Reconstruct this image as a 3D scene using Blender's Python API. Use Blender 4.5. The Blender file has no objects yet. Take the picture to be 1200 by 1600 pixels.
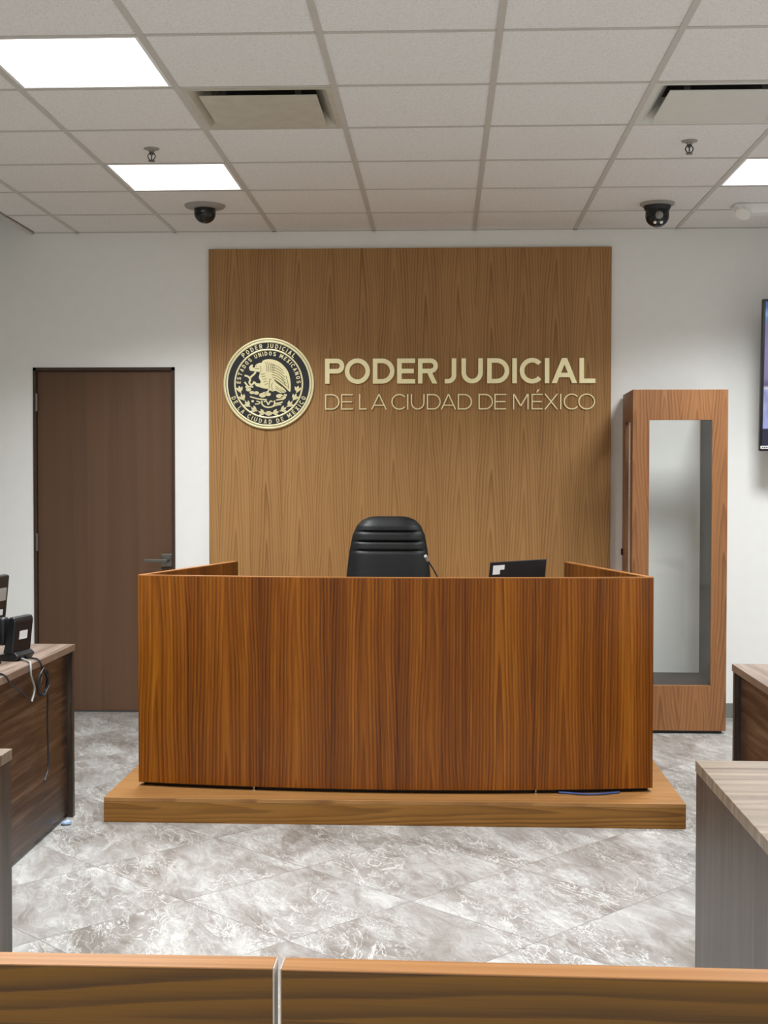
import bpy, bmesh, math, random
from mathutils import Vector, Matrix, Euler
random.seed(7)
S = bpy.context.scene
C = S.collection
PI = math.pi

# ------------------------------------------------------------------ camera, world, exposure
F_PX, YAW, PITCH, ROLL, CAM_Y, CAM_Z = 2067.48, .0441, -.0262, .0009, -8.1034, 1.4586
def make_camera():
    f = Vector((-math.sin(YAW)*math.cos(PITCH), math.cos(YAW)*math.cos(PITCH), math.sin(PITCH)))
    r = Vector((math.cos(YAW), math.sin(YAW), 0)); u = r.cross(f)
    r2 = math.cos(ROLL)*r + math.sin(ROLL)*u; u2 = -math.sin(ROLL)*r + math.cos(ROLL)*u
    cd = bpy.data.cameras.new('camera'); cam = bpy.data.objects.new('camera', cd); C.objects.link(cam)
    cd.sensor_fit = 'HORIZONTAL'; cd.sensor_width = 36; cd.lens = F_PX/1200*36
    cd.clip_start = .05; cd.clip_end = 60
    m = Matrix((r2, u2, -f)).transposed().to_4x4(); m.translation = (0, CAM_Y, CAM_Z)
    cam.matrix_world = m; S.camera = cam
make_camera()
w = bpy.data.worlds.new('world'); S.world = w; w.use_nodes = True
w.node_tree.nodes['Background'].inputs[0].default_value = (.8, .85, .9, 1)
w.node_tree.nodes['Background'].inputs[1].default_value = .05
S.view_settings.view_transform = 'Standard'; S.view_settings.look = 'None'
S.view_settings.gamma = 1; S.view_settings.use_curve_mapping = False
S.view_settings.exposure = 0.1
LAMP = 3.0                     # glow of the ceiling panels' diffusers
LAMP_W, SPREAD = 41.0, 130     # what each panel throws down into the room
CEIL = 2.964

# ------------------------------------------------------------------ node helpers
def lin(c):
    if isinstance(c, str):
        c = [int(c[i:i+2], 16) for i in (0, 2, 4)]
    o = []
    for v in c[:3]:
        v /= 255
        o.append(v/12.92 if v <= .04045 else ((v+.055)/1.055)**2.4)
    return (*o, 1)
class NT:
    def __init__(s, name):
        s.mat = bpy.data.materials.new(name); s.mat.use_nodes = True
        s.t = s.mat.node_tree; s.n = s.t.nodes
        s.b = s.n['Principled BSDF']
        s.co = s.n.new('ShaderNodeTexCoord').outputs['Object']
    def link(s, a, i):
        if isinstance(a, bpy.types.NodeSocket): s.t.links.new(a, i)
        else: i.default_value = a
    def m(s, op, a, b=0.0, c=0.0):
        n = s.n.new('ShaderNodeMath'); n.operation = op
        s.link(a, n.inputs[0]); s.link(b, n.inputs[1]); s.link(c, n.inputs[2])
        return n.outputs[0]
    def dot(s, v, vec=None):
        n = s.n.new('ShaderNodeVectorMath'); n.operation = 'DOT_PRODUCT'
        s.link(vec or s.co, n.inputs[0]); n.inputs[1].default_value = v
        return n.outputs['Value']
    def xyz(s, x, y, z=0.0):
        n = s.n.new('ShaderNodeCombineXYZ')
        for i, v in enumerate((x, y, z)): s.link(v, n.inputs[i])
        return n.outputs[0]
    def noise(s, vec, scale=1.0, detail=2.0, rough=.5, dist=0.0):
        n = s.n.new('ShaderNodeTexNoise'); s.link(vec, n.inputs['Vector'])
        n.inputs['Scale'].default_value = scale; n.inputs['Detail'].default_value = detail
        n.inputs['Roughness'].default_value = rough; n.inputs['Distortion'].default_value = dist
        return n.outputs['Fac']
    def white(s, vec):
        n = s.n.new('ShaderNodeTexWhiteNoise'); s.link(vec, n.inputs['Vector']); return n.outputs['Value']
    def ramp(s, fac, stops, interp='LINEAR'):
        n = s.n.new('ShaderNodeValToRGB'); r = n.color_ramp; r.interpolation = interp
        while len(r.elements) < len(stops): r.elements.new(.5)
        for e, (p, c) in zip(r.elements, stops):
            e.position = p; e.color = c if len(c) == 4 else (*c, 1)
        s.link(fac, n.inputs[0]); return n.outputs[0]
    def mix(s, fac, a, b, mode='MIX'):
        n = s.n.new('ShaderNodeMix'); n.data_type = 'RGBA'; n.blend_type = mode
        s.link(fac, n.inputs[0]); s.link(a, n.inputs[6]); s.link(b, n.inputs[7])
        return n.outputs[2]
    def map(s, v, a, b, c, d):
        n = s.n.new('ShaderNodeMapRange'); s.link(v, n.inputs[0])
        for i, q in enumerate((a, b, c, d)): n.inputs[i+1].default_value = q
        return n.outputs[0]
    def bump(s, h, strength, dist=.001):
        n = s.n.new('ShaderNodeBump'); n.inputs['Strength'].default_value = strength
        n.inputs['Distance'].default_value = dist; s.link(h, n.inputs['Height'])
        s.t.links.new(n.outputs[0], s.b.inputs['Normal'])
    def set(s, **k):
        for a, v in k.items():
            key = {'color': 'Base Color', 'rough': 'Roughness', 'metal': 'Metallic', 'spec': 'Specular IOR Level',
                   'coat': 'Coat Weight', 'coat_rough': 'Coat Roughness', 'trans': 'Transmission Weight', 'ior': 'IOR',
                   'emit': 'Emission Color', 'emit_s': 'Emission Strength', 'alpha': 'Alpha'}[a]
            s.link(v, s.b.inputs[key])
        return s.mat
def plain(name, c, rough=.5, metal=0.0, vary=.04, **k):
    t = NT(name); c = lin(c)
    n = t.noise(t.co, 14, 3)
    f = t.map(n, .25, .75, 1-vary, 1+vary)
    col = t.mix(1.0, c, t.xyz(f, f, f), 'MULTIPLY')
    return t.set(color=col, rough=rough, metal=metal, **k)
def wood(name, A, G, leaf, dark, mid, light, ring=55., slope=.06, rough=.42, jitter=.5, fiber=.35, band=.35, width=.012, spec=.4, amp=.02, wob_=.45, arch=.55, edge=0.):
    """flat sawn veneer: nested arches in every leaf, steep flanks, fine fibres"""
    t = NT(name)
    a, g = t.dot(A), t.dot(G)
    q = t.m('DIVIDE', a, leaf)
    idx = t.m('FLOOR', q); la = t.m('MULTIPLY', t.m('SUBTRACT', t.m('FRACT', q), .5), leaf)
    rnd = t.white(t.xyz(idx, 3.3, 1.7)); rnd2 = t.white(t.xyz(idx, 9.1, 5.2))
    wob = t.noise(t.xyz(t.m('MULTIPLY', a, 4.), t.m('MULTIPLY', g, 1.1), idx), 1, 2)
    la = t.m('ADD', la, t.m('MULTIPLY', t.m('SUBTRACT', wob, .5), leaf*wob_))
    h = t.m('SQRT', t.m('ADD', t.m('MULTIPLY', la, la), width*width))
    sh = t.m('MULTIPLY', t.m('ADD', g, t.m('MULTIPLY', rnd, 3.1*jitter)), slope)
    n1 = t.noise(t.xyz(t.m('MULTIPLY', a, 22.), t.m('MULTIPLY', g, 1.6), 0.), 1, 3)
    v = t.m('MULTIPLY', t.m('ADD', t.m('ADD', h, sh), t.m('MULTIPLY', n1, amp)), ring)
    fr = t.m('FRACT', v)
    saw = t.m('MULTIPLY', t.m('MULTIPLY', fr, fr), 1.0)                      # slow early wood, sharp late wood edge
    soft = t.m('MULTIPLY', t.m('SUBTRACT', 1., t.m('POWER', fr, 14.)), saw)
    irr = t.noise(t.xyz(t.m('MULTIPLY', v, .33), 0., idx), 1, 1)
    soft = t.m('MULTIPLY', soft, t.map(irr, .3, .7, .35, 1.25))
    fib = t.noise(t.xyz(t.m('MULTIPLY', a, 420.), t.m('MULTIPLY', g, 5.), 0.), 1, 2, .6)
    bnd = t.noise(t.xyz(t.m('MULTIPLY', a, 26.), t.m('MULTIPLY', g, .35), 2.), 1, 3, .6)
    f = t.m('ADD', t.m('MULTIPLY', soft, -arch), .40+arch*.4)
    f = t.m('ADD', f, t.m('MULTIPLY', t.m('SUBTRACT', fib, .5), fiber))
    f = t.m('ADD', f, t.m('MULTIPLY', t.m('SUBTRACT', bnd, .5), band*2))
    f = t.m('ADD', f, t.m('MULTIPLY', t.m('SUBTRACT', rnd2, .5), .1))
    if edge: f = t.m('ADD', f, t.m('MULTIPLY', t.m('SUBTRACT', .5, t.m('MULTIPLY', t.m('ABSOLUTE', la), 2./leaf)), edge))
    col = t.ramp(f, [(.08, lin(dark)), (.5, lin(mid)), (.92, lin(light))])
    t.bump(fib, .06, .0004)
    return t.set(color=col, rough=t.map(fib, .2, .8, rough-.04, rough+.06), spec=spec)
def laminate(name, A, G, dark, mid, light, rough=.38, spec=.5, sx=1.0):
    """streaky printed laminate"""
    t = NT(name); a, g = t.dot(A), t.dot(G)
    w1 = t.noise(t.xyz(t.m('MULTIPLY', a, 34.*sx), t.m('MULTIPLY', g, 1.2), 0.), 1, 4, .62, .4)
    w2 = t.noise(t.xyz(t.m('MULTIPLY', a, 210.*sx), t.m('MULTIPLY', g, 4.), 4.), 1, 2, .6)
    f = t.m('ADD', t.m('MULTIPLY', w1, .72), t.m('MULTIPLY', w2, .28))
    col = t.ramp(f, [(.36, lin(dark)), (.5, lin(mid)), (.64, lin(light))])
    t.bump(w2, .08, .0005)
    return t.set(color=col, rough=rough, spec=spec)

X, Y, Z = (1, 0, 0), (0, 1, 0), (0, 0, 1)
M = {}
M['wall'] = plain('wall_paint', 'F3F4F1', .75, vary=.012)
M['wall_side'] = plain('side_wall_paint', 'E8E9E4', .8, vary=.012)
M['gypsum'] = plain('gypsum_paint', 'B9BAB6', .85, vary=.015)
M['panel'] = wood('panel_veneer', X, Z, .196, '7C562C', 'A27847', 'B88E59', ring=62., slope=.040, rough=.5, band=.2, fiber=.38, jitter=1., amp=.010, wob_=.25, arch=.62)
M['bench'] = wood('bench_veneer', (1, .55, 0), Z, .29, '381803', '703B06', '9E6016', ring=72., slope=.016, rough=.36, band=.42, fiber=.6, jitter=1., width=.02, spec=.35, amp=.006, wob_=.16, arch=.5, edge=.16)
M['bench_edge'] = wood('bench_lit_edge_veneer', Y, X, .1, '7A4A22', '9A6433', 'B47C45', ring=40., slope=.02, rough=.35)  # lighter colour carries the reflection along the bench's top edge
M['step_front'] = wood('platform_front_veneer', Z, X, .13, '492B08', '784F19', '98692B', ring=60., slope=.03, rough=.45, band=.3, jitter=0., width=.02)
M['step_top'] = wood('platform_top_veneer', Y, X, .22, '714A24', '94693A', 'AC7F4C', ring=50., slope=.05, rough=.42, band=.25)
M['rail_face'] = wood('rail_veneer', Z, X, .21, '2A1602', '523402', '6C4806', ring=44., slope=.035, rough=.42, band=.3, jitter=.4, width=.025, arch=.75, amp=.03)
M['rail_top'] = wood('rail_lit_top_veneer', Y, X, .08, '7E5530', '90643B', 'A2774C', ring=60., slope=.01, rough=.38, band=.2, fiber=.25)  # same wood as the face, colour lightened for the light falling on top
M['rail_end'] = plain('rail_end_band', 'A5988C', .4)
M['door'] = wood('door_veneer', X, Z, .44, '4F3827', '624733', '71543D', ring=10., slope=.03, rough=.55, band=.2, fiber=.1, width=.06, wob_=.15, arch=.15)
M['door_frame'] = plain('door_frame_paint', '3D2A20', .5)
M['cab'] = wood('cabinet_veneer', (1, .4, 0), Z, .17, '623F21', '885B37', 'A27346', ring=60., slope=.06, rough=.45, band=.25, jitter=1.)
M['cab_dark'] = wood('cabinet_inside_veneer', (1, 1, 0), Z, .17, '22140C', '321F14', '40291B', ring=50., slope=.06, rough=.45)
M['cab_white'] = plain('cabinet_back_panel', 'C9CAC2', .5, vary=.01)
M['desk_front'] = laminate('desk_front_laminate', Z, Y, '271A12', '3D2A1F', '624D3D')
M['desk_side'] = laminate('desk_side_laminate', (1, 1, 0), Z, '261F19', '3A3028', '4E443B', sx=.8)
M['desk_top'] = laminate('desk_top_laminate', Y, X, '5E5041', '776A5B', '908270', rough=.33)
M['desk_top_long'] = laminate('desk_top_long_laminate', X, Y, '5B493D', '776558', '99877A', rough=.33)
M['gold'] = plain('brushed_gold', 'FFF3C4', .34, 1.0, vary=.05)
M['gold_dim'] = plain('satin_gold', 'F0DDA8', .42, 1.0, vary=.05)
M['seal_black'] = plain('seal_black_enamel', '26272B', .35, vary=.08)
M['black'] = plain('black_plastic', '16171A', .42, vary=.1)
M['black_gloss'] = plain('black_gloss_plastic', '0B0C0E', .12, vary=.1)
M['leather'] = plain('black_leather', '0D0F0F', .5, vary=.15, spec=.35)
M['chrome'] = plain('chrome', 'C8C8CA', .16, 1.0)
M['steel'] = plain('satin_steel', '85827E', .34, 1.0)
M['white_plastic'] = plain('white_plastic', 'EEEFEC', .4, vary=.02)
M['grey_plastic'] = plain('grey_plastic', '9C9994', .5)
M['tbar'] = plain('ceiling_bar_paint', 'C6C3BE', .5, vary=.03)
M['diff_white'] = plain('diffuser_paint', 'D6D7D1', .5, vary=.03)
M['diff_warm'] = plain('aged_diffuser_paint', 'C0BDB0', .45, vary=.08)
M['void'] = plain('duct_dark', '1A1A1A', .8)
M['baseboard'] = plain('grey_rubber', '7C7D78', .6)
M['label'] = plain('paper_label', 'E6E6E6', .6)
M['label_ink'] = plain('label_ink', '3A3A3C', .6)
M['blue_pale'] = plain('pale_blue_paper', '8FA6C4', .5, vary=.3)
M['cable'] = plain('black_cable', '17171A', .5)
M['dark_chrome'] = plain('dull_chrome', '5E5C59', .3, 1.0)
M['blue_cable'] = plain('blue_cable', '2C457C', .4)
M['gold_line'] = plain('engraved_gold_line', '6E6234', .5, .6)
M['cable_grey'] = plain('grey_cable', '8E8D8A', .5)
def mat_tile():
    t = NT('ceiling_tile')
    sp = t.noise(t.co, 170, 2, .6); sp2 = t.noise(t.co, 60, 3, .6)
    pit = t.map(sp, .60, .68, 0, 1)
    base = t.ramp(sp2, [(.3, lin('E6E6E5')), (.7, lin('EEEEED'))])
    col = t.mix(t.m('MULTIPLY', pit, .6), base, lin('A09C96'))
    t.bump(t.m('SUBTRACT', sp2, pit), .35, .002)
    return t.set(color=col, rough=.9, spec=.2)
M['tile'] = mat_tile()
def mat_floor():
    t = NT('floor_tile'); T = .555; th = math.radians(47)
    u = t.dot((-math.sin(th), math.cos(th), 0)); v = t.dot((math.cos(th), math.sin(th), 0))
    qu = t.m('DIVIDE', t.m('ADD', u, 2.37), T); qv = t.m('DIVIDE', t.m('ADD', v, 3.25), T)
    fu, fv = t.m('FRACT', qu), t.m('FRACT', qv)
    du = t.m('SUBTRACT', .5, t.m('ABSOLUTE', t.m('SUBTRACT', fu, .5)))
    dv = t.m('SUBTRACT', .5, t.m('ABSOLUTE', t.m('SUBTRACT', fv, .5)))
    edge = t.m('MINIMUM', du, dv); grout = t.map(edge, .0022, .0036, 1, 0)
    r = t.white(t.xyz(t.m('FLOOR', qu), t.m('FLOOR', qv), 0.)); r2 = t.white(t.xyz(t.m('FLOOR', qu), t.m('FLOOR', qv), 7.))
    # marbling: every tile shows another piece of the stone, streaks run one way
    p = t.m('ADD', t.dot((.94, .34, 0)), t.m('MULTIPLY', r, 31.)); q = t.m('ADD', t.dot((-.34, .94, 0)), t.m('MULTIPLY', r2, 17.))
    sw = t.m('GREATER_THAN', r2, .97)
    dirx = t.m('ADD', t.m('MULTIPLY', p, t.m('SUBTRACT', 1., sw)), t.m('MULTIPLY', q, sw)); diry = t.m('ADD', t.m('MULTIPLY', q, t.m('SUBTRACT', 1., sw)), t.m('MULTIPLY', p, sw))
    vec = t.xyz(t.m('MULTIPLY', dirx, 4.8), t.m('MULTIPLY', diry, 1.7), 0.)
    cl = t.noise(vec, .8, 3, .6, .8)
    cl2 = t.noise(vec, 2.6, 8, .72, 1.4)
    f = t.m('ADD', t.m('MULTIPLY', cl, .5), t.m('MULTIPLY', cl2, .5))
    col = t.ramp(f, [(.38, lin((112, 107, 100))), (.46, lin((134, 130, 125))), (.53, lin((150, 148, 144))), (.63, lin((176, 176, 172)))])
    # white veins: thin bands around a level of a warped noise
    n3 = t.noise(vec, 1.3, 5, .62, 1.6); vein = t.map(t.m('ABSOLUTE', t.m('SUBTRACT', n3, .5)), .0, .013, 1, 0)
    n4 = t.noise(vec, 3.0, 4, .6, 1.2); vein2 = t.map(t.m('ABSOLUTE', t.m('SUBTRACT', n4, .47)), .0, .02, .7, 0)
    vm = t.map(t.noise(vec, .7, 2), .40, .56, 0, 1)
    vv = t.m('MULTIPLY', t.m('MAXIMUM', vein, vein2), vm)
    col = t.mix(t.m('MULTIPLY', vv, .9), col, lin((200, 200, 196)))
    n5 = t.noise(vec, 1.7, 5, .62, 1.4); dk = t.map(t.m('ABSOLUTE', t.m('SUBTRACT', n5, .52)), .0, .012, .55, 0)
    col = t.mix(dk, col, lin((124, 118, 111)))
    col = t.mix(t.m('MULTIPLY', grout, .75), col, lin((95, 91, 86)))
    t.bump(t.m('SUBTRACT', t.m('MULTIPLY', f, .2), grout), .12, .001)
    return t.set(color=col, rough=t.map(f, .3, .7, .3, .38), spec=.5)
M['floor'] = mat_floor()
def mat_emit(name, c, s):
    t = NT(name); t.set(color=lin('FFFFFF'), emit=lin(c), emit_s=s); return t.mat
M['lamp'] = mat_emit('lit_diffuser', 'FFFFFF', LAMP)
M['led'] = mat_emit('led_spot', 'FFFFFF', 1.5)
def mat_glass():
    t = NT('cabinet_glass'); t.n.remove(t.b)
    tr = t.n.new('ShaderNodeBsdfTransparent'); tr.inputs[0].default_value = (.965, .975, .97, 1)
    gl = t.n.new('ShaderNodeBsdfGlossy'); gl.inputs['Roughness'].default_value = .03; gl.inputs[0].default_value = (.95, .97, .96, 1)
    fr = t.n.new('ShaderNodeFresnel'); geo = t.n.new('ShaderNodeNewGeometry'); t.link(t.m('SUBTRACT', 1.5, t.m('MULTIPLY', geo.outputs['Backfacing'], 1.5-1/1.5)), fr.inputs[0])
    mx = t.n.new('ShaderNodeMixShader')
    t.t.links.new(t.map(fr.outputs[0], 0, 1, .0, 1), mx.inputs[0]); t.t.links.new(tr.outputs[0], mx.inputs[1]); t.t.links.new(gl.outputs[0], mx.inputs[2])
    t.t.links.new(mx.outputs[0], t.n['Material Output'].inputs[0])
    return t.mat
M['glass'] = mat_glass()
def mat_screen():
    t = NT('television_picture'); z = t.dot(Z); x = t.dot(X)
    rows = t.ramp(z, [(0., lin('20243E')), (.13, lin('1C2040')), (.135, lin('A9B2EE')), (.36, lin('B9BFF2')), (.365, lin('F0EFFA')), (.385, lin('5A5478')), (.43, lin('8A7EA6')), (.74, lin('8E86B8')), (.76, lin('5C86C0')), (.80, lin('86B2DC')), (.84, lin('3A62A0'))], 'LINEAR')
    n = t.noise(t.xyz(t.m('MULTIPLY', x, 6.), t.m('MULTIPLY', z, 3.), 0.), 1, 3)
    col = t.mix(t.map(n, .5, .62, 0, .6), rows, lin('6E6A98'))
    return t.set(color=lin('050508'), rough=.15, emit=col, emit_s=.85)
M['screen'] = mat_screen()

# ------------------------------------------------------------------ mesh helpers
def new(): return bmesh.new()
def box(bm, lo, hi, bev=0.0, seg=2, mat=None):
    cs = [(x, y, z) for x in (lo[0], hi[0]) for y in (lo[1], hi[1]) for z in (lo[2], hi[2])]
    t = bmesh.new(); v = [t.verts.new(c) for c in cs]
    for f in ((0, 1, 3, 2), (4, 6, 7, 5), (0, 4, 5, 1), (2, 3, 7, 6), (0, 2, 6, 4), (1, 5, 7, 3)): t.faces.new([v[i] for i in f])
    bmesh.ops.recalc_face_normals(t, faces=t.faces)
    if bev > 0: bmesh.ops.bevel(t, geom=t.edges[:], offset=bev, segments=seg, profile=.5, affect='EDGES')
    if mat: bmesh.ops.transform(t, matrix=mat, verts=t.verts)
    merge(bm, t); return bm
def merge(bm, t):
    me = bpy.data.meshes.new('tmp'); t.to_mesh(me); t.free(); bm.from_mesh(me); bpy.data.meshes.remove(me)
def prism(bm, poly, f, d0, d1, bev=0.0):
    """poly: 2-D outline; f(u, v, d) -> point; closed solid between depths d0 and d1"""
    t = bmesh.new()
    a = [t.verts.new(f(u, v, d0)) for u, v in poly]; b = [t.verts.new(f(u, v, d1)) for u, v in poly]
    n = len(poly); t.faces.new(a); t.faces.new(b[::-1])
    for i in range(n): t.faces.new((a[i], a[(i+1) % n], b[(i+1) % n], b[i]))
    bmesh.ops.recalc_face_normals(t, faces=t.faces)
    if bev: bmesh.ops.bevel(t, geom=t.edges[:], offset=bev, segments=1, affect='EDGES')
    merge(bm, t); return bm
def lathe(bm, prof, n=32, c=(0, 0, 0), axis=Z):
    t = bmesh.new(); rings = []
    for r, h in prof:
        if r < 1e-6: rings.append([t.verts.new((0, 0, h))])
        else: rings.append([t.verts.new((r*math.cos(2*PI*k/n), r*math.sin(2*PI*k/n), h)) for k in range(n)])
    for A, B in zip(rings, rings[1:]):
        for k in range(n):
            q = (k+1) % n
            if len(A) == 1 and len(B) == 1: continue
            if len(A) == 1: t.faces.new((A[0], B[q], B[k]))
            elif len(B) == 1: t.faces.new((A[k], A[q], B[0]))
            else: t.faces.new((A[k], A[q], B[q], B[k]))
    for R in (rings[0], rings[-1]):
        if len(R) > 2: t.faces.new(R)
    bmesh.ops.recalc_face_normals(t, faces=t.faces)
    bmesh.ops.transform(t, matrix=Matrix.Translation(c) @ Vector(Z).rotation_difference(Vector(axis)).to_matrix().to_4x4(), verts=t.verts)
    merge(bm, t); return bm
def smooth_path(pts, n=6):
    P = [Vector(p) for p in pts]; out = []
    for i in range(len(P)-1):
        p0, p1, p2, p3 = P[max(i-1, 0)], P[i], P[i+1], P[min(i+2, len(P)-1)]
        for k in range(n):
            s = k/n
            out.append(.5*((2*p1) + (p2-p0)*s + (2*p0-5*p1+4*p2-p3)*s*s + (3*p1-p0-3*p2+p3)*s**3))
    out.append(P[-1]); return out
def tube(bm, pts, r, n=8, sm=True):
    P = smooth_path(pts) if sm else [Vector(p) for p in pts]
    t = bmesh.new(); rings = []; up = None
    for i, p in enumerate(P):
        d = (P[min(i+1, len(P)-1)]-P[max(i-1, 0)]).normalized()
        if up is None: up = d.orthogonal().normalized()
        up = (up - d*up.dot(d)).normalized(); s = d.cross(up)
        rr = r(i/(len(P)-1)) if callable(r) else r
        rings.append([t.verts.new(p + rr*(math.cos(2*PI*k/n)*up + math.sin(2*PI*k/n)*s)) for k in range(n)])
    for A, B in zip(rings, rings[1:]):
        for k in range(n): t.faces.new((A[k], A[(k+1) % n], B[(k+1) % n], B[k]))
    t.faces.new(rings[0]); t.faces.new(rings[-1])
    bmesh.ops.recalc_face_normals(t, faces=t.faces); merge(bm, t); return bm
def obj(name, bm, mat, parent=None, smooth=False, angle=None):
    me = bpy.data.meshes.new(name); bm.to_mesh(me); bm.free()
    o = bpy.data.objects.new(name, me); C.objects.link(o)
    me.materials.append(M[mat] if isinstance(mat, str) else mat)
    if smooth:
        me.shade_smooth()
        me.set_sharp_from_angle(angle=math.radians(angle or 40))
    if parent: o.parent = parent
    return o
def tag(o, label, cat, group=None, kind=None):
    o['label'] = label; o['category'] = cat
    if group: o['group'] = group
    if kind: o['kind'] = kind
    return o
def thing(name, label, cat, loc=(0, 0, 0), rz=0.0, group=None, rot=None):
    o = bpy.data.objects.new(name, None); C.objects.link(o); o.empty_display_size = .1
    o.location = loc; o.rotation_euler = rot or (0, 0, rz)
    return tag(o, label, cat, group)
def struct(name, bm, mat, label, cat, smooth=False):
    o = obj(name, bm, mat, smooth=smooth); return tag(o, label, cat, kind='structure')
def copy_tree(o, parent=None):
    c = o.copy(); C.objects.link(c)
    if parent: c.parent = parent
    for ch in o.children: copy_tree(ch, c)
    return c

# ------------------------------------------------------------------ the room
XL, XR, YB = -3.9, 3.6, -12.0
TOP = 3.30
struct('floor', box(new(), (XL, YB, -.05), (XR, 0, 0)), 'floor', 'grey beige marbled floor tiles laid diagonally', 'floor')
D0, D1, DH = -2.532, -1.648, 2.135                    # door opening
b = new(); box(b, (XL, 0, 0), (D0, .15, TOP)); box(b, (D0, 0, DH), (D1, .15, TOP)); box(b, (D1, 0, 0), (XR, .15, TOP))
struct('wall_back', b, 'wall', 'white wall behind the bench with the door and wood panel', 'wall')
struct('wall_left', box(new(), (XL-.15, YB, 0), (XL, .15, TOP)), 'wall_side', 'white side wall left of the desks', 'wall')
struct('wall_right', box(new(), (XR, YB, 0), (XR+.15, .15, TOP)), 'wall_side', 'white side wall right of the desks', 'wall')
struct('wall_front', box(new(), (XL, YB-.15, 0), (XR, YB, TOP)), 'wall_side', 'white wall facing the bench behind the viewer', 'wall')
b = new(); box(b, (1.019, -.012, 0), (XR, 0, .087), .002); box(b, (D1, -.012, 0), (-1.433, 0, .087), .002); box(b, (XL, -.012, 0), (D0, 0, .087), .002)
struct('baseboard_back', b, 'baseboard', 'low grey skirting along the white back wall', 'baseboard')

# suspended ceiling: grid lines A.. at GX, rows from the back wall
G = .61; GX0 = -1.03; EDGE = -2.53
xs = [EDGE, -2.25] + [GX0 + G*k for k in range(-1, 8)] + [XR]
ys = [0.0] + [-(.549 + G*k) for k in range(0, 19)] + [YB]
lights_at, vents_at = set(), set()
def cell(ix, iy): return (xs[ix], xs[ix+1], ys[iy+1], ys[iy])
LX = (2, 7)                 # columns of the light panels (left of A, right of E)
for iy in (2, 5, 8, 11, 14, 17):
    for ix in LX: lights_at.add((ix, iy))
vents_at = {(3, 4), (6, 4)}
b = new()
for ix in range(len(xs)-1):
    for iy in range(len(ys)-1):
        if (ix, iy) in lights_at or (ix, iy) in vents_at: continue
        x0, x1, y0, y1 = cell(ix, iy)
        if x1-x0 < .03 or y1-y0 < .03: continue
        box(b, (x0+.002, y0+.002, CEIL), (x1-.002, y1-.002, CEIL+.015))
ceil = struct('ceiling', b, 'tile', 'suspended ceiling of speckled off white tiles', 'ceiling')
b = new()
for x in xs[1:-1]: box(b, (x-.012, YB, CEIL-.004), (x+.012, 0, CEIL+.02))
for y in ys[1:-1]: box(b, (EDGE, y-.009, CEIL-.0035), (XR, y+.009, CEIL+.018))
box(b, (EDGE-.012, YB, CEIL-.012), (EDGE+.012, 0, CEIL+.02)); box(b, (EDGE, -.02, CEIL-.004), (XR, 0, CEIL+.018))
struct('trim_1', b, 'tbar', 'grey metal grid bars between the ceiling tiles', 'ceiling grid')
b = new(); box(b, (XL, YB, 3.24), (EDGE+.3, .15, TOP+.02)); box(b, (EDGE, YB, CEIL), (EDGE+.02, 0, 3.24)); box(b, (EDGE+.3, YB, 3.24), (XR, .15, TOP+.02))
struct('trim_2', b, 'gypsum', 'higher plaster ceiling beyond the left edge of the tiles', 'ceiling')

# the door
door = struct('door_1', box(new(), (D0+.022, .012, .006), (D1-.022, .052, DH-.022), .002), 'door', 'dark brown flush door left of the bench', 'door')
b = new()
box(b, (D0, -.006, 0), (D0+.02, .10, DH)); box(b, (D1-.02, -.006, 0), (D1, .10, DH)); box(b, (D0, -.006, DH-.02), (D1, .10, DH))
obj('door_frame', b, 'door_frame', door)
for z in (1.92, 1.055, .2):
    b = new(); lathe(b, [(.0, -.055), (.009, -.055), (.009, .055), (0, .055)], 12, (D0+.021, -.004, z)); obj('hinge', b, 'steel', door, True)
b = new(); box(b, (-1.735, -.004, .905), (-1.668, .012, .985), .004); h = obj('handle', b, 'steel', door)
b = new(); lathe(b, [(0, 0), (.013, 0), (.013, .05), (0, .05)], 16, (-1.70, -.004, .945), (0, -1, 0)); box(b, (-1.828, -.062, .936), (-1.688, -.046, .955), .004)
obj('lever', b, 'steel', h)

# ------------------------------------------------------------------ wooden wall panel, lettering and seal
PF = -.022                                             # front face of the panel
pan = tag(obj('wall_panel', box(new(), (-1.433, PF, .002), (1.019, -.0005, 2.853), .0015), 'panel'),
          'tall walnut veneer panel on the white wall behind the bench', 'wall panel')

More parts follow.
